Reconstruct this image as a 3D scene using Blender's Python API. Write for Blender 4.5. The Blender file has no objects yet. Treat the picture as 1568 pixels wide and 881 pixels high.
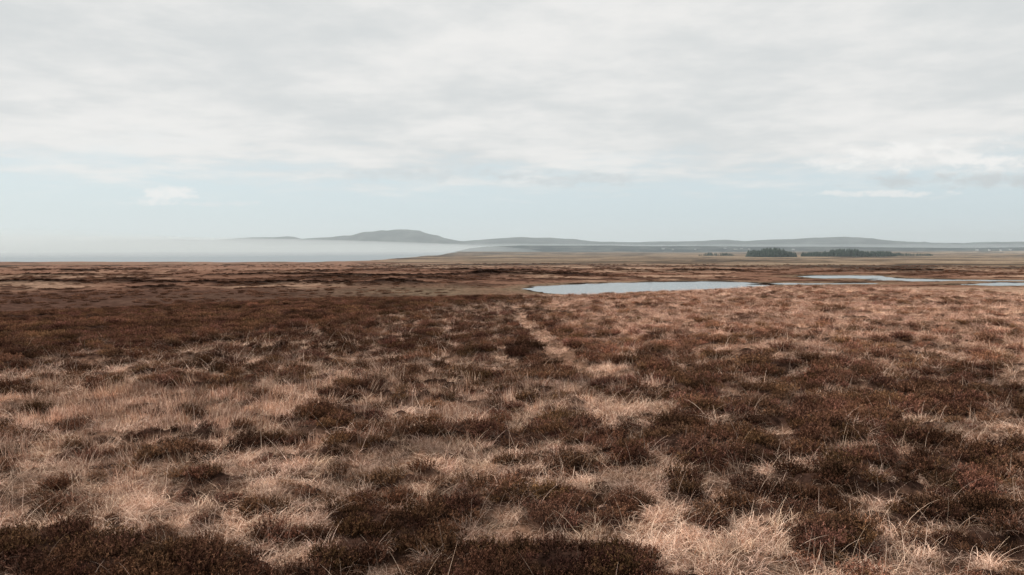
import bpy, bmesh, math, numpy as np
from mathutils import Vector
rng = np.random.default_rng(7)
scene = bpy.context.scene
scene.view_settings.view_transform = 'Standard'
scene.view_settings.look = 'None'
scene.view_settings.exposure = 0

# ------------------------------------------------------------------ noise
_tab = np.random.default_rng(3).random((16, 256, 256))
def vnoise(x, y, seed=0):
    T = _tab[seed % 16]
    xi = np.floor(x).astype(np.int64); yi = np.floor(y).astype(np.int64)
    fx = x - xi; fy = y - yi
    fx = fx*fx*fx*(fx*(fx*6-15)+10); fy = fy*fy*fy*(fy*(fy*6-15)+10)
    x0 = xi & 255; x1 = (xi+1) & 255; y0 = yi & 255; y1 = (yi+1) & 255
    a = T[x0, y0]*(1-fx)+T[x1, y0]*fx
    b = T[x0, y1]*(1-fx)+T[x1, y1]*fx
    return (a*(1-fy)+b*fy)*2-1
def fbm(x, y, octv=4, seed=0, gain=.5):
    s = 0; a = 1; tot = 0
    for i in range(octv):
        s = s + a*vnoise(x+i*17.3, y-i*9.1, seed+i); tot += a; a *= gain
        x, y = (x*.8-y*.6)*2.03, (x*.6+y*.8)*2.03
    return s/tot*1.6
def sstep(a, b, x):
    q = np.clip((x-a)/(b-a), 0, 1); return q*q*(3-2*q)
def blob(x, y, cx, cy, rx, ry):
    return np.exp(-(((x-cx)/rx)**2+((y-cy)/ry)**2))

# ------------------------------------------------------------------ layout of the moor (metres; viewer's eye at origin)
EYE = 1.7
PONDS = [
 [(9.6,489),(20,536),(54,566),(105,593),(157,605),(172,590),(178,545),(155,490),(117,467),(94,447),(62,431),(33.5,425),(22,447),(14,474)],
 [(246,701),(280,738),(337,732),(322,672),(345,640),(415,622),(410,608),(350,606),(303,600),(270,626),(290,640),(300,650),(262,655),(256,672)],
 [(171,556),(200,576),(228,576),(262,573),(262,563),(215,553),(185,545)],
 [(306,551),(352,580),(430,588),(520,594),(500,536),(400,533),(315,530)],
]
def poly_sd(x, y, P):
    P = np.array(P, float); n = len(P)
    d = np.full(x.shape, 1e18); ins = np.zeros(x.shape, bool)
    for i in range(n):
        a = P[i]; b = P[(i+1) % n]; e = b-a
        wx = x-a[0]; wy = y-a[1]
        q = np.clip((wx*e[0]+wy*e[1])/(e@e), 0, 1)
        d = np.minimum(d, (wx-q*e[0])**2+(wy-q*e[1])**2)
        c = ((a[1] > y) != (b[1] > y))
        with np.errstate(divide='ignore', invalid='ignore'):
            xx = a[0]+(y-a[1])*e[0]/(e[1] if abs(e[1]) > 1e-9 else 1e-9)
        ins ^= (c & (x < xx))
    d = np.sqrt(d); return np.where(ins, -d, d)
def pond_sd(x, y):
    out = np.full(x.shape, 1e4)
    r = np.hypot(x, y); k = (r > 300) & (r < 1000) & (y > 0)
    xs, ys = x[k], y[k]; o = np.full(xs.shape, 1e4)
    for P in PONDS: o = np.minimum(o, poly_sd(xs, ys, P))
    o = o + 4.2*fbm(xs/15, ys/15, 4, 5) - .6
    out[k] = o; return out
PATH = np.array([(0.3, 60), (.55, 40), (.85, 29), (1.02, 24), (1.22, 20.5), (1.34, 17.8), (1.62, 15.6), (2.15, 13.4)])
def path_d(x, y):
    x = x + .22*vnoise(y*.5, y*0+3, 4) + .1*vnoise(y*1.7, y*0+9, 5)
    d = np.full(x.shape, 1e9)
    for i in range(len(PATH)-1):
        a = PATH[i]; e = PATH[i+1]-a
        wx = x-a[0]; wy = y-a[1]
        q = np.clip((wx*e[0]+wy*e[1])/(e@e), 0, 1)
        d = np.minimum(d, np.hypot(wx-q*e[0], wy-q*e[1]))
    return d
def slope(x, y):
    t = x/np.maximum(np.abs(y), 1)*np.where(y < 0, .3, 1)
    t = np.clip(t, -2, 2)
    return np.interp(t, [-2, -.6, -.1, .07, .2, .35, .65, 2], [.05, .052, .050, .045, .040, .0345, .0315, .031]), t
def heath(x, y):
    """>0 heather, <0 grass"""
    s, t = slope(x, y)
    r = np.hypot(x, y)
    n = fbm(x*3.6, y*3.6, 3, 2, .65)*.70 + fbm(x*1.3+5, y*1.3, 3, 6)*.28 + fbm(x*.12, y*.12, 2, 10)*.18
    B = .02 + 0*x
    B = B - .30*blob(x, y, -2.4, 12.0, 4.2, 1.9) - .26*blob(x, y, -7.5, 10.5, 4, 2.6)
    B = B - 1.1*blob(x, y, 1.1, 5.1, .34, .55) - .7*blob(x, y, 1.4, 10, .6, .8) - .5*blob(x, y, 4.9, 8.3, .5, .45)
    B = B - .25*blob(x, y, -1.2, 7.8, 1.7, 1.0) - .35*blob(x, y, .3, 8.0, 1.0, .5) - .5*blob(x, y, -3.5, 6.8, .7, .5)
    B = B - .2*blob(x, y, -1.5, 18, 5, 1.8) - .15*blob(x, y, -2.6, 5.6, .9, .4)
    B = B + .6*blob(x, y, .1, 4.9, .9, .6) + .24*blob(x, y, 5.2, 10.5, 3.4, 3.4) + .6*blob(x, y, -2.5, 4.7, 1.1, .5)
    B = B + .25*blob(x, y, 3.3, 6.2, 1.4, 1.2) + .2*blob(x, y, -1.2, 5.9, .8, .5)
    edge = np.interp(t, [-1, -.64, -.3, -.03, .02], [22, 25, 33, 56, 90])
    edge = edge*(1+.16*fbm(x*.08, y*.08, 3, 9))
    dark = sstep(edge*.75, edge*1.15, r)*sstep(.06, -.02, t)
    B = B + .85*dark
    rt = sstep(.0, .1, t)*sstep(14, 24, r)
    B = B - .26*rt
    pd = path_d(x, y)
    B = B - 2.4*np.exp(-(pd/.30)**2)*sstep(52, 28, r)*sstep(12.8, 14.5, r)
    B = B + .5*np.exp(-((pd-.75)/.3)**2)*sstep(40, 20, r)*sstep(12.6, 14.5, r)
    return n + B, dark, rt, r, t
WATER = -25.3
SEA = -31.0
def hag_mask(x, y):
    a = np.exp(-((y-548-9*fbm(x/45, y*0, 3, 2))/11)**2)*sstep(-45, -75, x)*sstep(-.7, -.1, fbm(x/35, y*0+3, 2, 8)+.15)
    b = np.exp(-((y-700-14*fbm(x/60, y*0+7, 3, 3))/9)**2)*sstep(-.25, .1, fbm(x/50, y*0+1, 2, 6))*sstep(120, 60, x)
    c = np.exp(-((y-850-18*fbm(x/80, y*0+4, 3, 5))/12)**2)*sstep(-.2, .2, fbm(x/70, y*0+6, 2, 9))
    return np.clip(a+b+c, 0, 1)
MOUNDS = [(-85, 528, 27, 15, 3.4), (-22, 690, 20, 14, 3.0), (-290, 600, 20, 12, 2.5), (-150, 660, 30, 9, 1.6), (30, 780, 40, 10, 1.8), (-60, 620, 26, 9, 1.5), (-215, 480, 18, 10, 1.6)]
def mounds(x, y, g=1.): return sum(blob(x, y, a, b, c*g, d*g) for a, b, c, d, h in MOUNDS)
def height(x, y):
    s, t = slope(x, y)
    r = np.hypot(x, y)
    near = -EYE - s*r + .13*fbm(x*.3, y*.3, 3, 1)*sstep(1, 6, r) + .6*fbm(x*.035, y*.035, 2, 4)*sstep(20, 80, r)
    m = np.zeros_like(x); k = r < 260
    m[k] = heath(x[k], y[k])[0]
    near = near + .10*sstep(-.3, .8, m) + .06*fbm(x*1.5, y*1.5, 2, 3)
    k = (r > 11) & (r < 62)
    pdd = path_d(x[k], y[k]); near[k] = near[k] - .10*np.exp(-(pdd/.35)**2)
    plain = -24.35 + .6*fbm(x/70, y/70, 4, 3) + .4*fbm(x/14, y/14, 3, 8)*sstep(300, 400, r)*sstep(1500, 800, r)
    plain = plain + 6*fbm(x/900, y/700, 3, 11)*sstep(1900, 3500, r)
    plain = plain + 1.9*hag_mask(x, y)
    for a, b, c, d, h in MOUNDS: plain = plain + h*blob(x, y, a, b, c, d)
    sd = pond_sd(x, y)
    q = sstep(0, 70, sd); plain = (WATER+.28+.15*fbm(x/12, y/12, 2, 4))*(1-q) + plain*q
    plain = plain + .35*np.exp(-((sd-5)/3)**2)*sstep(-.2, .4, fbm(x/18, y/18, 2, 7))
    z = near*(1-sstep(95, 340, r)) + plain*sstep(95, 340, r)
    z = (WATER-.8)*(1-sstep(-3, 2, sd)) + z*sstep(-3, 2, sd)
    S = np.interp(t, [-2, -.25, -.18, -.12, -.07, -.03], [1370, 1380, 1500, 2100, 3600, 60000])
    S = S*(1+.03*fbm(x/200, y/200, 3, 7))
    sea = sstep(0, 150, np.where(y > 0, y-S, -1))
    z = z*(1-sea) + (SEA-5)*sea
    return z, m, sd, sea

# ------------------------------------------------------------------ node helpers
def new_mat(name):
    m = bpy.data.materials.new(name); m.use_nodes = True
    nt = m.node_tree; nt.nodes.clear()
    out = nt.nodes.new('ShaderNodeOutputMaterial')
    return m, nt, out
def N(nt, typ, ins=None, **kw):
    n = nt.nodes.new(typ)
    for k, v in kw.items(): setattr(n, k, v)
    if ins:
        for k, v in ins.items():
            s = n.inputs[k]
            if isinstance(v, bpy.types.NodeSocket): nt.links.new(v, s)
            else: s.default_value = v
    return n
def M(nt, op, a, b=None, c=None, clamp=False):
    n = nt.nodes.new('ShaderNodeMath'); n.operation = op; n.use_clamp = clamp
    for i, v in enumerate((a, b, c)):
        if v is None: continue
        if isinstance(v, bpy.types.NodeSocket): nt.links.new(v, n.inputs[i])
        else: n.inputs[i].default_value = v
    return n.outputs[0]
def MIX(nt, f, a, b, blend='MIX'):
    n = nt.nodes.new('ShaderNodeMix'); n.data_type = 'RGBA'; n.blend_type = blend
    for s, v in ((n.inputs[0], f), (n.inputs[6], a), (n.inputs[7], b)):
        if isinstance(v, bpy.types.NodeSocket): nt.links.new(v, s)
        else: s.default_value = v if not isinstance(v, tuple) else (*v, 1)[:4]
    return n.outputs[2]
def RAMP(nt, v, lo, hi, a=0., b=1., smooth=True):
    n = nt.nodes.new('ShaderNodeMapRange')
    n.interpolation_type = 'SMOOTHSTEP' if smooth else 'LINEAR'
    nt.links.new(v, n.inputs[0])
    for i, q in enumerate((lo, hi, a, b)): n.inputs[i+1].default_value = q
    return n.outputs[0]

def fast_mesh(name, co, f, smooth=False):
    me = bpy.data.meshes.new(name)
    me.vertices.add(len(co)); me.vertices.foreach_set('co', np.asarray(co, np.float32).ravel())
    k = f.shape[1]
    me.loops.add(f.size); me.loops.foreach_set('vertex_index', f.ravel().astype(np.int32))
    me.polygons.add(len(f)); me.polygons.foreach_set('loop_start', np.arange(len(f), dtype=np.int32)*k)
    me.polygons.foreach_set('loop_total', np.full(len(f), k, np.int32))
    if smooth: me.polygons.foreach_set('use_smooth', np.ones(len(f), bool))
    me.update(calc_edges=True); me.validate()
    return me
def grid_mesh(name, X, Y, Z, wrap=False):
    nr, na = X.shape
    co = np.stack([X, Y, Z], -1).reshape(-1, 3)
    i, j = np.meshgrid(np.arange(nr-1), np.arange(na if wrap else na-1), indexing='ij')
    j2 = (j+1) % na
    f = np.stack([i*na+j, i*na+j2, (i+1)*na+j2, (i+1)*na+j], -1).reshape(-1, 4)
    return fast_mesh(name, co, f, True)
def add_obj(name, me, mat=None):
    o = bpy.data.objects.new(name, me); scene.collection.objects.link(o)
    if mat: me.materials.append(mat)
    return o

# ------------------------------------------------------------------ ground
rr = [0.4]
while rr[-1] < 34000:
    r0 = rr[-1]
    q = 1.0085 if (r0 < 100) else (1.015 if r0 < 360 else (1.0045 if r0 < 780 else (1.008 if r0 < 1500 else 1.03)))
    rr.append(r0*q + (.01 if r0 < 3 else 0))
rr = np.array(rr)
front = np.linspace(-0.80, 0.80, 620)
back = np.linspace(0.80, 2*math.pi-0.80, 100)[1:-1]
az = np.concatenate([front, back])
R, A = np.meshgrid(rr, az, indexing='ij')
X = R*np.sin(A); Y = R*np.cos(A)
Z, m, sd, sea = height(X, Y)
me = grid_mesh('moorland_ground', X, Y, Z, wrap=True)
me.flip_normals()
def C(*c): return np.array(c)
def lerp(a, b, f): return a*(1-f[..., None]) + b*f[..., None]
def far_fields(X, Y):
    return (fbm(X/75, Y/75, 5, 2, .6), fbm(X/30+9, Y/30, 4, 5, .6), fbm(X/160, Y/160, 3, 9), fbm(X/220, Y/90, 5, 12, .6))
r = R; t = np.clip(X/np.maximum(np.abs(Y), 1), -2, 2)
peat = C(.014, .010, .009); rust = C(.185, .102, .071); tan = C(.31, .200, .140); olive = C(.17, .125, .085)
shaded_straw = C(.17, .098, .066); hbrown = C(.062, .034, .025)  # darkened to paint in depth under tufts and self-shadow the plain lacks
nearc = lerp(shaded_straw*np.ones(X.shape+(3,)), hbrown*.7, sstep(-.25, .3, m))
f1, f2, f3, f4 = far_fields(X, Y)
farc = lerp(rust*np.ones(X.shape+(3,)), tan, sstep(-.1, .5, f1))
farc = lerp(farc, hbrown, sstep(.0, .35, f2+.25*f3)*.9)
ldk = sstep(535, 480, r)*sstep(-.05, -.14, t+.03*f1)
farc = lerp(farc, C(.080, .045, .034)*(1+.3*f2[..., None]), ldk*.9)
farc = lerp(farc, olive*(1+.4*f2[..., None]), blob(X, Y, -45, 455, 55, 60)*.8)
farc = lerp(farc, olive, sstep(26, 6, sd)*.7)
farc = lerp(farc, peat, hag_mask(X, Y)*.97)
farc = lerp(farc, peat, np.clip(mounds(X, Y, 1.15), 0, 1)*.95)
farc = lerp(farc, peat, np.exp(-((sd-1.5)/3)**2)*.9*sstep(-.5, .1, f2))
og = sstep(900, 1500, r)*sstep(-.25, .0, t)
farc = lerp(farc, C(.205, .148, .100)*(1+.3*f1[..., None]), og*.85)
farc = lerp(farc, C(.050, .037, .029), sstep(.0, .3, f4)*sstep(650, 1100, r)*.85)
farc = lerp(farc, C(.30, .225, .155), sstep(-.15, -.5, f4)*sstep(900, 1400, r)*.6)
farc = lerp(farc, C(.26, .143, .100), sstep(750, 1000, r)*sstep(-.12, -.22, t)*.75*sstep(.5, 0, f2))
w = sstep(110, 260, r)
col = nearc*(1-w[..., None]) + farc*w[..., None]
col = np.clip(col, .005, 1)
ca = me.color_attributes.new('moor', 'FLOAT_COLOR', 'POINT')
ca.data.foreach_set('color', np.concatenate([col, np.ones(col.shape[:-1]+(1,))], -1).astype(np.float32).ravel())
mat, nt, out = new_mat('moor_soil')
a = N(nt, 'ShaderNodeAttribute', attribute_name='moor')
tc = N(nt, 'ShaderNodeTexCoord')
n1 = N(nt, 'ShaderNodeTexNoise', {'Vector': tc.outputs['Object'], 'Scale': 9., 'Detail': 4., 'Roughness': .75})
n2 = N(nt, 'ShaderNodeTexNoise', {'Vector': tc.outputs['Object'], 'Scale': .35, 'Detail': 5., 'Roughness': .75})
k = M(nt, 'MULTIPLY', RAMP(nt, n1.outputs[0], .35, .65, .35, 1.6, False), RAMP(nt, n2.outputs[0], .3, .7, .35, 1.65, False))
kc = N(nt, 'ShaderNodeCombineColor', {0: k, 1: k, 2: k})
c = MIX(nt, 1., a.outputs['Color'], kc.outputs[0], 'MULTIPLY')
bs = N(nt, 'ShaderNodeBsdfDiffuse', {'Color': c, 'Roughness': .5})
nt.links.new(bs.outputs[0], out.inputs[0])
add_obj('moorland_ground', me, mat)

# ------------------------------------------------------------------ water
mat, nt, out = new_mat('pond_water')
tc = N(nt, 'ShaderNodeTexCoord')
n1 = N(nt, 'ShaderNodeTexNoise', {'Vector': tc.outputs['Object'], 'Scale': .8, 'Detail': 4.})
bp = N(nt, 'ShaderNodeBump', {'Height': n1.outputs[0], 'Strength': .12, 'Distance': .05})
b = N(nt, 'ShaderNodeBsdfPrincipled', {'Base Color': (.09, .10, .105, 1), 'Roughness': .16, 'IOR': 1.33, 'Normal': bp.outputs[0]})
nt.links.new(b.outputs[0], out.inputs[0])
wm = mat
for P in PONDS:
    P = np.array(P, float); cen = P.mean(0); d = P-cen
    Q = cen + d*(1+9/np.hypot(d[:, 0], d[:, 1]))[:, None]
    me = bpy.data.meshes.new('pond'); me.from_pydata([(x, y, WATER) for x, y in Q], [], [list(range(len(Q)))[::-1]]); me.update()
    add_obj('pond', me, wm)
me = bpy.data.meshes.new('sea'); me.from_pydata([(-40000, 1200, SEA), (6000, 1200, SEA), (6000, 60000, SEA), (-40000, 60000, SEA)], [], [(0, 1, 2, 3)])
mat, nt, out = new_mat('sea_water')
tc = N(nt, 'ShaderNodeTexCoord')
n1 = N(nt, 'ShaderNodeTexNoise', {'Vector': tc.outputs['Object'], 'Scale': .15, 'Detail': 5.})
bp = N(nt, 'ShaderNodeBump', {'Height': n1.outputs[0], 'Strength': .3, 'Distance': .5})
b = N(nt, 'ShaderNodeBsdfPrincipled', {'Base Color': (.12, .15, .17, 1), 'Roughness': .3, 'IOR': 1.33, 'Normal': bp.outputs[0]})
nt.links.new(b.outputs[0], out.inputs[0])
add_obj('sea', me, mat)

# ------------------------------------------------------------------ distant hills
mat, nt, out = new_mat('hill_painted_shading')
tc = N(nt, 'ShaderNodeTexCoord')
n1 = N(nt, 'ShaderNodeTexNoise', {'Vector': tc.outputs['Object'], 'Scale': .006, 'Detail': 7., 'Roughness': .75})
c = MIX(nt, RAMP(nt, n1.outputs[0], .44, .60), (.004, .010, .015), (.070, .075, .075))  # bluish dark-to-light mottling paints the hills' shading into their colour
bs = N(nt, 'ShaderNodeBsdfDiffuse', {'Color': c})
nt.links.new(bs.outputs[0], out.inputs[0])
hillm = mat
def ridge(name, prof, dist, depth, base, mat, amp):
    prof = np.array(prof, float)
    xs = np.linspace(prof[0, 0], prof[-1, 0], 1400); vs = np.linspace(-1, 1, 41)
    U, V = np.meshgrid(xs, vs, indexing='ij')
    h = np.interp(U, prof[:, 0], prof[:, 1])-base
    sh = np.clip(1-np.abs(V)**1.6, 0, 1)**.9
    dn = amp*fbm(U/140, V*depth/140, 5, 4)
    Zz = base + h*sh + dn*sh*np.clip(h/60, 0, 1)*np.minimum(1, .15+np.abs(V)*2)
    me = grid_mesh(name, U, dist+V*depth+60*fbm(U/500, V, 3, 2), Zz)
    return add_obj(name, me, mat), (lambda x, v: base+(np.interp(x, prof[:, 0], prof[:, 1])-base)*(1-abs(v)**1.6)**.9)
HP = [(-8500,-32),(-7000,20),(-5345,45),(-5050,74),(-4090,96),(-3500,94),(-3389,86),(-2983,118),(-2700,122),(-2540,131),(-2480,126),(-2407,101),(-2281,111),(-2000,122),(-1870,138),(-1780,142),(-1700,168),(-1640,184),(-1560,184),(-1470,200),(-1400,195),(-1310,207),(-1174,209),(-1120,202),(-1040,196),(-985,172),(-900,150),(-830,140),(-760,112),(-694,100),(-600,80),(-546,76),(-399,89),(-300,96),(-177,103),(0,118),(118,124),(250,116),(413,118),(560,106),(709,100),(900,78),(1078,70),(1447,66),(1700,76),(1816,72),(2148,78),(2333,92),(2500,84),(2628,78),(2924,94),(3150,100),(3367,114),(3600,122),(3736,126),(3900,118),(4031,105),(4250,82),(4400,72),(4769,60),(5139,54),(5350,68),(5508,66),(5803,72),(6763,78),(8240,30),(9500,-32)]
ridge('distant_hills', HP, 9000, 1100, -32, hillm, 14)
HL = [(-420,-32),(-379,-22),(-289,-2),(-176,9),(72,18),(343,17),(659,18),(975,13),(1336,14),(1651,9),(2300,8),(3000,0),(3537,5),(4500,10),(5600,-32)]
_, hl = ridge('distant_headland', HL, 5500, 500, -32, hillm, 4)

# ------------------------------------------------------------------ conifer plantation (distant mass)
def cone_tree(cx, cy, cz, h, w, vs, fs, rg):
    n = 6; tiers = 5
    for k in range(tiers):
        z0 = cz + h*(.08+.18*k); z1 = cz + min(h, h*(.08+.18*k)+h*.36)
        rad = w*(1-k/tiers*.85)
        i0 = len(vs)
        a0 = rg.random()*6.28
        for q in range(n):
            rq = rad*(.65+.6*rg.random()); aa = a0+q*6.283/n
            vs.append((cx+rq*math.cos(aa), cy+rq*math.sin(aa), z0+h*.05*(rg.random()-.5)))
        vs.append((cx, cy, z1))
        for q in range(n): fs.append((i0+q, i0+(q+1) % n, i0+n))
mat, nt, out = new_mat('conifer_foliage')
g = N(nt, 'ShaderNodeNewGeometry')
c = MIX(nt, g.outputs['Random Per Island'], (.014, .026, .022), (.045, .060, .046))
bs = N(nt, 'ShaderNodeBsdfDiffuse', {'Color': c}); nt.links.new(bs.outputs[0], out.inputs[0])
trm = mat
def plantation(cx, cy, wx, wy, n, hmax, seed):
    rg = np.random.default_rng(seed); vs = []; fs = []
    P = rg.uniform(-1, 1, (n*2, 2)); P = P[(P**2).sum(1) < 1][:n]
    x = cx+P[:, 0]*wx; y = cy+P[:, 1]*wy
    z = height(x, y)[0]
    for i in range(len(x)):
        prof = max(0, 1-abs(P[i, 0])**2)**.5*(.88+.2*math.sin(P[i, 0]*7+seed))
        h = hmax*(.25+.75*prof)*rg.uniform(.7, 1.15)
        cone_tree(x[i], y[i], z[i]-.5, h, h*.22, vs, fs, rg)
    me = fast_mesh('conifer_plantation', np.array(vs), np.array(fs)); add_obj('conifer_plantation', me, trm)
plantation(704, 2170, 68, 60, 440, 23, 1)
plantation(945, 2240, 135, 60, 820, 20, 2)
plantation(1180, 2400, 95, 25, 170, 10, 3)
plantation(640, 2500, 60, 20, 90, 11, 4)

# white cottages far away
wall, nt, out = new_mat('white_render')
tc = N(nt, 'ShaderNodeTexCoord'); n1 = N(nt, 'ShaderNodeTexNoise', {'Vector': tc.outputs['Object'], 'Scale': 2.})
c = MIX(nt, n1.outputs[0], (.7, .7, .68), (.82, .82, .8))
bs = N(nt, 'ShaderNodeBsdfDiffuse', {'Color': c}); nt.links.new(bs.outputs[0], out.inputs[0])
slate, nt, out = new_mat('slate_roof')
tc = N(nt, 'ShaderNodeTexCoord'); n1 = N(nt, 'ShaderNodeTexNoise', {'Vector': tc.outputs['Object'], 'Scale': 3.})
c = MIX(nt, n1.outputs[0], (.08, .085, .09), (.14, .145, .15))
bs = N(nt, 'ShaderNodeBsdfDiffuse', {'Color': c}); nt.links.new(bs.outputs[0], out.inputs[0])
glass, nt, out = new_mat('window_glass')
b = N(nt, 'ShaderNodeBsdfPrincipled', {'Base Color': (.03, .035, .04, 1), 'Roughness': .1}); nt.links.new(b.outputs[0], out.inputs[0])
def cottage(x, y, z, L, rot):
    W = 7; H = 4.5; RH = 3
    e = bpy.data.objects.new('white_cottage', None); scene.collection.objects.link(e)
    e.location = (x, y, z); e.rotation_euler = (0, 0, rot)
    def part(n, v, f, m):
        me = bpy.data.meshes.new(n); me.from_pydata(v, [], f); o = add_obj(n, me, m); o.parent = e
    l = L/2; w_ = W/2
    part('walls', [(-l,-w_,-4),(l,-w_,-4),(l,w_,-4),(-l,w_,-4),(-l,-w_,H),(l,-w_,H),(l,w_,H),(-l,w_,H),(-l,0,H+RH),(l,0,H+RH)],
         [(0,1,5,4),(2,3,7,6),(1,2,6,9,5),(3,0,4,8,7)], wall)
    part('roof', [(-l-.3,-w_-.4,H-.2),(l+.3,-w_-.4,H-.2),(l+.3,0,H+RH+.1),(-l-.3,0,H+RH+.1),(-l-.3,w_+.4,H-.2),(l+.3,w_+.4,H-.2)], [(0,1,2,3),(3,2,5,4)], slate)
    v = []; f = []
    for cx in (-l*.6, 0, l*.6):
        i = len(v); top = 2.6
        v += [(cx-.6,-w_-.03,1 if cx else 0),(cx+.6,-w_-.03,1 if cx else 0),(cx+.6,-w_-.03,top),(cx-.6,-w_-.03,top)]; f.append((i,i+1,i+2,i+3))
    part('windows_and_door', v, f, glass)
rg = np.random.default_rng(5)
for px in (980, 1035, 1180, 1385, 1440, 1490, 1535, 1640, 1820, 3020, 3090, 3150, 3230):
    v = -.75+rg.uniform(-.05, .12); cottage(px, 5500+v*500, hl(px, v)+2, rg.uniform(10, 18), rg.uniform(-.4, .4))

# ------------------------------------------------------------------ haze & mist (real air volumes)
def vol_mat(name, dens, alb):
    m, nt, out = new_mat(name)
    v = N(nt, 'ShaderNodeVolumeScatter', {'Color': (*alb, 1), 'Density': dens, 'Anisotropy': .2})
    ab = N(nt, 'ShaderNodeVolumeAbsorption', {'Color': (*alb, 1), 'Density': dens})
    ad = N(nt, 'ShaderNodeAddShader', {0: v.outputs[0], 1: ab.outputs[0]})
    nt.links.new(ad.outputs[0], out.inputs['Volume']); return m
def mist(cx, cy, cz, rx, ry, rz, dens):
    me = bpy.data.meshes.new('sea_mist'); bm = bmesh.new(); bmesh.ops.create_icosphere(bm, subdivisions=5, radius=1)
    for v in bm.verts:
        v.co = Vector((cx+v.co.x*rx, cy+v.co.y*ry, cz+v.co.z*rz))
    bm.to_mesh(me); bm.free()
    add_obj('sea_mist', me, vol_mat('mist_air', dens, (.93, .985, 1)))
tp = 230; y0 = 800
bx = [(-16000,y0,-60),(16000,y0,-60),(16000,13000,-60),(-16000,13000,-60),(-16000,y0,tp),(16000,y0,tp),(16000,13000,tp),(-16000,13000,tp)]
me = bpy.data.meshes.new('haze'); me.from_pydata(bx, [], [(0,3,2,1),(4,5,6,7),(0,1,5,4),(1,2,6,5),(2,3,7,6),(3,0,4,7)])
add_obj('haze', me, vol_mat('haze_air', 1.0e-4, (.87, .965, 1)))
mist(-3900, 5000, -30, 4100, 3400, 110, 3.8e-4)
mist(-4900, 6500, -30, 2900, 2000, 200, 2.6e-4)
mist(-300, 7300, -30, 2900, 500, 72, 7e-4)
mist(3200, 7100, -30, 5500, 700, 66, 3.5e-4)

# ------------------------------------------------------------------ vegetation prototypes
def strips(base, dirs, up, length, width, droop, nseg, rg, curl=0.):
    n = len(base)
    side = np.stack([-dirs[:, 1], dirs[:, 0], np.zeros(n)], 1)
    tw = rg.uniform(-1, 1, n)
    side = side*np.cos(tw)[:, None]+np.stack([dirs[:, 0], dirs[:, 1], np.zeros(n)], 1)*np.sin(tw)[:, None]
    ang = up.copy(); p = base.copy(); rows = []
    hd = np.arctan2(dirs[:, 1], dirs[:, 0]); cu = rg.normal(0, curl, n)
    for k in range(nseg+1):
        wk = width*(1-k/nseg)*.5+width*.12
        rows.append((p-side*wk[:, None], p+side*wk[:, None]))
        step = length/nseg
        p = p + np.stack([np.cos(hd)*np.cos(ang)*step, np.sin(hd)*np.cos(ang)*step, np.sin(ang)*step], 1)
        ang = ang - droop/nseg; hd = hd + cu
        p[:, 2] = np.maximum(p[:, 2], .0)
    V = np.stack([q for row in rows for q in row], 1)
    m_ = V.shape[1]
    F = []
    for k in range(nseg):
        F.append(np.stack([np.arange(n)*m_+2*k, np.arange(n)*m_+2*k+1, np.arange(n)*m_+2*k+3, np.arange(n)*m_+2*k+2], 1))
    return V.reshape(-1, 3), np.concatenate(F), m_
def proto(name, parts, mat):
    vs = []; fs = []; sh = []; off = 0
    for V, F, m_, s in parts:
        vs.append(V); fs.append(F+off); off += len(V); sh.append(np.repeat(s, m_))
    me = fast_mesh(name, np.concatenate(vs), np.concatenate(fs))
    at = me.attributes.new('shade', 'FLOAT', 'POINT'); at.data.foreach_set('value', np.concatenate(sh).astype(np.float32))
    me.materials.append(mat)
    return bpy.data.objects.new(name, me)
def rdir(n, rg):
    a = rg.random(n)*2*math.pi; return np.stack([np.cos(a), np.sin(a)], 1)
def grass_proto(i, mat, n=100, R=.18, L=(.10, .36), w=.0055, up=(.15, 1.35), droop=(.8, 3.0), tall=2):
    rg = np.random.default_rng(100+i)
    d = rdir(n, rg); rad = R*np.sqrt(rg.random(n)); o = rdir(n, rg)
    base = np.stack([o[:, 0]*rad, o[:, 1]*rad, np.zeros(n)-.01], 1)
    bias = rdir(1, rg)
    d = d*.8+o*.5+bias*.5; d /= np.linalg.norm(d, axis=1)[:, None]
    P = [(*strips(base, d, rg.uniform(*up, n), rg.uniform(*L, n), np.full(n, w)*rg.uniform(.5, 1.4, n), rg.uniform(*droop, n), 4, rg, .24), rg.random(n)**1.4)]
    if tall:
        b2 = base[:tall]; P.append((*strips(b2, d[:tall], rg.uniform(.6, 1.4, tall), rg.uniform(.35, .6, tall), np.full(tall, .0035), rg.uniform(.2, 1.2, tall), 5, rg, .05), np.full(tall, .9)))
    return proto('grass_tuft_%d' % i, P, mat)
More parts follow.
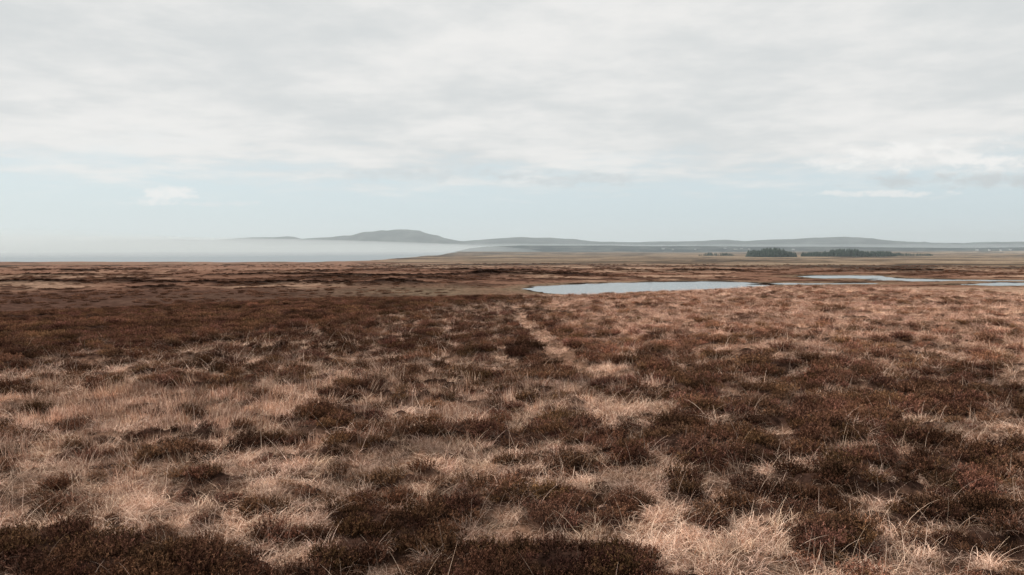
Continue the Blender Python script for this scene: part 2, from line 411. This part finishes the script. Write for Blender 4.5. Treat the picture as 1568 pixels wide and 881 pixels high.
def heather_proto(i, mat, n=125, R=.22, H=.14):
    """woody sprigs radiating from a low cushion, each with whorls of tiny leaves"""
    rg = np.random.default_rng(300+i)
    o = rdir(n, rg); rad = np.sqrt(rg.random(n))
    base = np.stack([o[:, 0]*rad*R*.75, o[:, 1]*rad*R*.75, np.zeros(n)], 1)
    lean = rad*.7*rg.uniform(.3, 1.5, n)
    up = 1.5-lean
    L = H*rg.uniform(.45, 1.5, n)*(1.05-.25*rad)
    P = [(*strips(base, o, up, L, np.full(n, .005), rg.uniform(-.5, .3, n), 2, rg), rg.random(n)*.5)]
    k = 8
    f = rg.uniform(.4, 1.02, (n, k))
    pos = base[:, None, :] + np.stack([o[:, 0, None]*np.cos(up)[:, None]*L[:, None]*f, o[:, 1, None]*np.cos(up)[:, None]*L[:, None]*f, np.sin(up)[:, None]*L[:, None]*f], -1)
    pos = pos.reshape(-1, 3) + rg.normal(0, .006, (n*k, 3))
    dl = rdir(n*k, rg)
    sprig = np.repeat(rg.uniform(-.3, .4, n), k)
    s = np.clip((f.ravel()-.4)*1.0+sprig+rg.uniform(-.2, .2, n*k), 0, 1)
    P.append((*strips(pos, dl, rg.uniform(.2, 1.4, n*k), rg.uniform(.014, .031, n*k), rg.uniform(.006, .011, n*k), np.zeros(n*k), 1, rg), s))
    return proto('heather_sprigs_%d' % i, P, mat)

def veg_mat(name, dark, light):
    m, nt, out = new_mat(name)
    a = N(nt, 'ShaderNodeAttribute', attribute_name='shade')
    ti = N(nt, 'ShaderNodeAttribute', attribute_name='tint', attribute_type='INSTANCER')
    c = MIX(nt, a.outputs['Fac'], dark, light)
    c = MIX(nt, 1., c, ti.outputs['Color'], 'MULTIPLY')
    d = N(nt, 'ShaderNodeBsdfDiffuse', {'Color': c})
    nt.links.new(d.outputs[0], out.inputs[0]); return m
gm = veg_mat('dry_moor_grass', (.30, .155, .100), (.98, .73, .57))
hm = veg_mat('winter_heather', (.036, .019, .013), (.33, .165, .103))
gcol = bpy.data.collections.new('grass_tufts'); hcol = bpy.data.collections.new('heather_sprigs')
for i in range(6): gcol.objects.link(grass_proto(i, gm))
gcol.objects.link(grass_proto(6, gm, n=50, R=.2, L=(.14, .30), w=.007, up=(1.1, 1.55), droop=(0, .4), tall=2))
for i in range(5): hcol.objects.link(heather_proto(i, hm))

def scatter(name, coll, pos, rot, scl, idx, tint):
    me = bpy.data.meshes.new(name); n = len(pos)
    me.vertices.add(n); me.vertices.foreach_set('co', pos.astype(np.float32).ravel())
    a = me.attributes.new('rot', 'FLOAT_VECTOR', 'POINT'); a.data.foreach_set('vector', rot.astype(np.float32).ravel())
    a = me.attributes.new('scl', 'FLOAT_VECTOR', 'POINT'); a.data.foreach_set('vector', scl.astype(np.float32).ravel())
    a = me.attributes.new('idx', 'INT', 'POINT'); a.data.foreach_set('value', idx.astype(np.int32))
    a = me.attributes.new('tint', 'FLOAT_VECTOR', 'POINT'); a.data.foreach_set('vector', tint.astype(np.float32).ravel())
    ob = add_obj(name, me)
    ng = bpy.data.node_groups.new(name+'_scatter', 'GeometryNodeTree')
    ng.interface.new_socket('Geometry', in_out='INPUT', socket_type='NodeSocketGeometry')
    ng.interface.new_socket('Geometry', in_out='OUTPUT', socket_type='NodeSocketGeometry')
    gi = ng.nodes.new('NodeGroupInput'); go = ng.nodes.new('NodeGroupOutput')
    ci = ng.nodes.new('GeometryNodeCollectionInfo'); ci.inputs['Collection'].default_value = coll
    ci.inputs['Separate Children'].default_value = True; ci.inputs['Reset Children'].default_value = True
    ip = ng.nodes.new('GeometryNodeInstanceOnPoints')
    def na(nm, ty):
        q = ng.nodes.new('GeometryNodeInputNamedAttribute'); q.data_type = ty; q.inputs['Name'].default_value = nm
        return [s for s in q.outputs if s.enabled and s.name == 'Attribute'][0]
    L = ng.links.new
    L(gi.outputs[0], ip.inputs['Points']); L(ci.outputs[0], ip.inputs['Instance'])
    ip.inputs['Pick Instance'].default_value = True
    L(na('idx', 'INT'), ip.inputs['Instance Index']); L(na('rot', 'FLOAT_VECTOR'), ip.inputs['Rotation']); L(na('scl', 'FLOAT_VECTOR'), ip.inputs['Scale'])
    L(ip.outputs[0], go.inputs[0])
    md = ob.modifiers.new('scatter', 'NODES'); md.node_group = ng
    return ob

def sample(r0, r1, rho0, rref, p, half=.68):
    rs = np.linspace(r0, r1, 4000); den = rho0*np.minimum(1, (rref/rs)**p)*rs*2*half
    cdf = np.concatenate([[0], np.cumsum((den[1:]+den[:-1])/2*np.diff(rs))]); n = int(cdf[-1])
    r = np.interp(rng.random(n)*cdf[-1], cdf, rs); a = rng.uniform(-half, half, n)
    return r*np.sin(a), r*np.cos(a), r
def tilt(n, amt):
    return np.stack([rng.normal(0, amt, n), rng.normal(0, amt, n), rng.uniform(0, 6.28, n)], 1)

# grass everywhere except dense heather
x, y, r = sample(2.8, 125, 100, 6, 1.45)
h, dark, rt, _, t = heath(x, y)
keep = (h + rng.normal(0, .26, len(x)) < .17)
x, y, r, h, dark, rt, t = [q[keep] for q in (x, y, r, h, dark, rt, t)]
z = height(x, y)[0]
sc = .45*np.maximum(1, r/6)**.50*rng.uniform(.55, 1.5, len(x))*(1-.1*sstep(-.1, .5, h))
pd = path_d(x, y); onp = (pd < .30) & (r > 13) & (r < 42); sc = sc*np.where(onp, .55, 1)
band = blob(x, y, -2.4, 12.3, 4.5, 2.4)+blob(x, y, -7.5, 11, 4, 2.6)
idx = rng.integers(0, 6, len(x)); idx = np.where(rng.random(len(x)) < np.clip(band*.6, 0, .6), 6, idx)
br = rng.uniform(.45, 1.15, len(x))*(.95+.5*fbm(x*2.0, y*2.0, 3, 12))
br = br*(.78+.50*sstep(.3, -.5, h))
br = br*(1-.03*rt)*(1-.35*dark); br = np.where(onp, br*1.25, br)
tint = np.stack([br, br*(1-.08*rt-.05*rng.random(len(x))), br*(1-.10*rt-.08*rng.random(len(x)))], 1)
scl = np.stack([sc, sc, sc*rng.uniform(.6, 1.15, len(x))*np.maximum(1, r/8)**-.15], 1)
scatter('moor_grass', gcol, np.stack([x, y, z], 1), tilt(len(x), .15), scl, idx, np.clip(tint, 0.05, 1.3))
ng_ = len(x)
# heather
x, y, r = sample(2.8, 125, 95, 6, 1.45)
h, dark, rt, _, t = heath(x, y)
keep = (h + rng.normal(0, .17, len(x)) > .05)
x, y, r, h, dark, rt, t = [q[keep] for q in (x, y, r, h, dark, rt, t)]
z = height(x, y)[0]
sc = .39*np.maximum(1, r/6)**.50*rng.uniform(.5, 1.5, len(x))*(.72+.5*sstep(0, .6, h))
br = rng.uniform(.4, 1.2, len(x))*(1+.55*fbm(x*.9, y*.9, 3, 13))
br = br*(1+1.0*rt)*(1+.15*dark)*(1-.5*blob(x, y, .1, 4.9, 1.3, .9)-.5*blob(x, y, -2.5, 4.7, 1.4, .8))
tint = np.stack([br, br*rng.uniform(.88, 1.10, len(x)), br*rng.uniform(.85, 1.08, len(x))], 1)
scl = np.stack([sc, sc, sc*np.maximum(1, r/8)**-.15], 1)
# scrubby heather and peat-edge growth on the low moor below
X2 = rng.uniform(-700, 700, 75000); Y2 = rng.uniform(300, 1250, 75000)
g1, g2, g3, g4 = far_fields(X2, Y2); sd2 = pond_sd(X2, Y2); t2 = X2/Y2; r2 = np.hypot(X2, Y2)
dk2 = np.clip(hag_mask(X2, Y2)+mounds(X2, Y2), 0, 1)
prob = .05+.55*sstep(.05, .45, g2+.25*g3) + 1.9*dk2 + .35*sstep(535, 480, r2)*sstep(-.05, -.14, t2)
prob = prob*np.clip(1-.7*blob(X2, Y2, -45, 455, 55, 60), 0, 1)*sstep(2, 6, sd2)
kp = (rng.random(75000) < prob*.5) & (np.abs(t2) < .72) & (r2 < 1250)
X2, Y2, sd2, dk2 = X2[kp], Y2[kp], sd2[kp], dk2[kp]; Z2 = height(X2, Y2)[0]
s2 = rng.uniform(5, 13, len(X2)); zz = np.where(sd2 < 60, .25, .5)*rng.uniform(.5, 1.2, len(X2))
b2 = rng.uniform(.5, 1.4, len(X2))*(1-.85*dk2)
pos = np.concatenate([np.stack([x, y, z-.02], 1), np.stack([X2, Y2, Z2-.1], 1)])
scl = np.concatenate([scl, np.stack([s2, s2, s2*zz], 1)])
tint = np.concatenate([tint, np.stack([b2, b2, b2], 1)])
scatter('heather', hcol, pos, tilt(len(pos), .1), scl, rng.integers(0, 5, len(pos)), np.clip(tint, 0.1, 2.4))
print('instances', ng_, len(x), len(X2))

# ------------------------------------------------------------------ sky
SUN_EL = math.radians(44); SUN_AZ = math.radians(-62)   # compass angle from +Y, clockwise
w = bpy.data.worlds.new('World'); scene.world = w; w.use_nodes = True
nt = w.node_tree; nt.nodes.clear()
out = nt.nodes.new('ShaderNodeOutputWorld')
sky = N(nt, 'ShaderNodeTexSky', sky_type='NISHITA', sun_disc=False, sun_elevation=SUN_EL, sun_rotation=SUN_AZ)
sky.air_density = 1.0; sky.dust_density = 2.0
tc = N(nt, 'ShaderNodeTexCoord')
sp = N(nt, 'ShaderNodeSeparateXYZ', {0: tc.outputs['Generated']})
dx, dy, dz = sp.outputs
hz = M(nt, 'ADD', M(nt, 'MAXIMUM', dz, 0.), .10)
px = M(nt, 'DIVIDE', dx, hz); py = M(nt, 'DIVIDE', dy, hz)
pv = N(nt, 'ShaderNodeCombineXYZ', {0: px, 1: py, 2: 0.}).outputs[0]
na_ = N(nt, 'ShaderNodeTexNoise', {'Vector': pv, 'Scale': .6, 'Detail': 4., 'Roughness': .55}).outputs[0]
nb_ = N(nt, 'ShaderNodeTexNoise', {'Vector': pv, 'Scale': 1.7, 'Detail': 5., 'Roughness': .62}).outputs[0]
br = M(nt, 'ADD', M(nt, 'MULTIPLY', na_, .55), M(nt, 'MULTIPLY', nb_, .45))
cl = MIX(nt, RAMP(nt, br, .38, .60), (6.85, 7.1, 7.15), (8.6, 8.55, 8.4))
cov = RAMP(nt, M(nt, 'ADD', dz, M(nt, 'MULTIPLY', M(nt, 'SUBTRACT', nb_, .5), .12)), .055, .12)
thin = RAMP(nt, na_, .58, .76, 1., .65)
cov = M(nt, 'MULTIPLY', cov, thin)
veil = MIX(nt, .85, sky.outputs[0], (7.0, 8.1, 8.6))
veil = MIX(nt, RAMP(nt, dz, .0, .045, .65, .0), veil, (7.9, 8.3, 8.45))
col = MIX(nt, cov, veil, cl)
yy = M(nt, 'MAXIMUM', dy, .05); u = M(nt, 'DIVIDE', dx, yy); v = M(nt, 'DIVIDE', dz, yy)
uv = N(nt, 'ShaderNodeCombineXYZ', {0: u, 1: M(nt, 'MULTIPLY', v, 2.2), 2: 0.}).outputs[0]
nc_ = N(nt, 'ShaderNodeTexNoise', {'Vector': uv, 'Scale': 24., 'Detail': 4., 'Roughness': .62}).outputs[0]
nc2 = M(nt, 'MULTIPLY', M(nt, 'SUBTRACT', nc_, .5), 6.0)
gate = RAMP(nt, dy, .1, .3)
def puff(col, cu, cv, ru, rv, color, amt, soft=.8):
    a_ = M(nt, 'MULTIPLY_ADD', u, 1/ru, -cu/ru); b_ = M(nt, 'MULTIPLY_ADD', v, 1/rv, -cv/rv)
    e = M(nt, 'ADD', M(nt, 'MULTIPLY', a_, a_), M(nt, 'MULTIPLY', b_, b_))
    q = M(nt, 'ADD', M(nt, 'SUBTRACT', 1., e), nc2)
    q = M(nt, 'MULTIPLY', RAMP(nt, q, 0., soft), M(nt, 'MULTIPLY', gate, amt))
    return MIX(nt, q, col, color)
col = puff(col, -.42, .070, .042, .011, (9.2, 9.1, 8.95), .85, 1.7)
col = puff(col, -.455, .057, .05, .007, (9.0, 8.95, 8.85), .8, 1.6)
col = puff(col, -.36, .055, .06, .005, (8.0, 8.2, 8.3), .6, 1.4)
col = puff(col, -.10, .092, .15, .014, (6.4, 6.8, 6.95), .85, 1.9)
col = puff(col, .06, .086, .11, .012, (6.3, 6.7, 6.85), .85, 1.9)
col = puff(col, .54, .112, .17, .024, (9.4, 9.3, 9.1), .9, 1.6)
col = puff(col, .56, .084, .16, .012, (6.0, 6.4, 6.55), .9, 1.7)
col = puff(col, .47, .068, .10, .005, (8.9, 8.9, 8.8), .8, 1.4)
bg = N(nt, 'ShaderNodeBackground', {'Color': col, 'Strength': .1})
nt.links.new(bg.outputs[0], out.inputs[0])

sd_ = bpy.data.lights.new('sun', 'SUN'); sd_.energy = 4.0; sd_.angle = math.radians(2.5); sd_.color = (1, .94, .86)
so = bpy.data.objects.new('sun', sd_); scene.collection.objects.link(so)
tos = Vector((math.sin(SUN_AZ)*math.cos(SUN_EL), math.cos(SUN_AZ)*math.cos(SUN_EL), math.sin(SUN_EL)))
so.rotation_euler = tos.to_track_quat('Z', 'Y').to_euler()

# ------------------------------------------------------------------ camera
cd = bpy.data.cameras.new('camera'); cd.lens = 28; cd.sensor_width = 36; cd.clip_end = 90000; cd.clip_start = .05
co = bpy.data.objects.new('camera', cd); scene.collection.objects.link(co)
co.location = (0, 0, 0); co.rotation_euler = (math.radians(90-2.84), 0, 0)
scene.camera = co
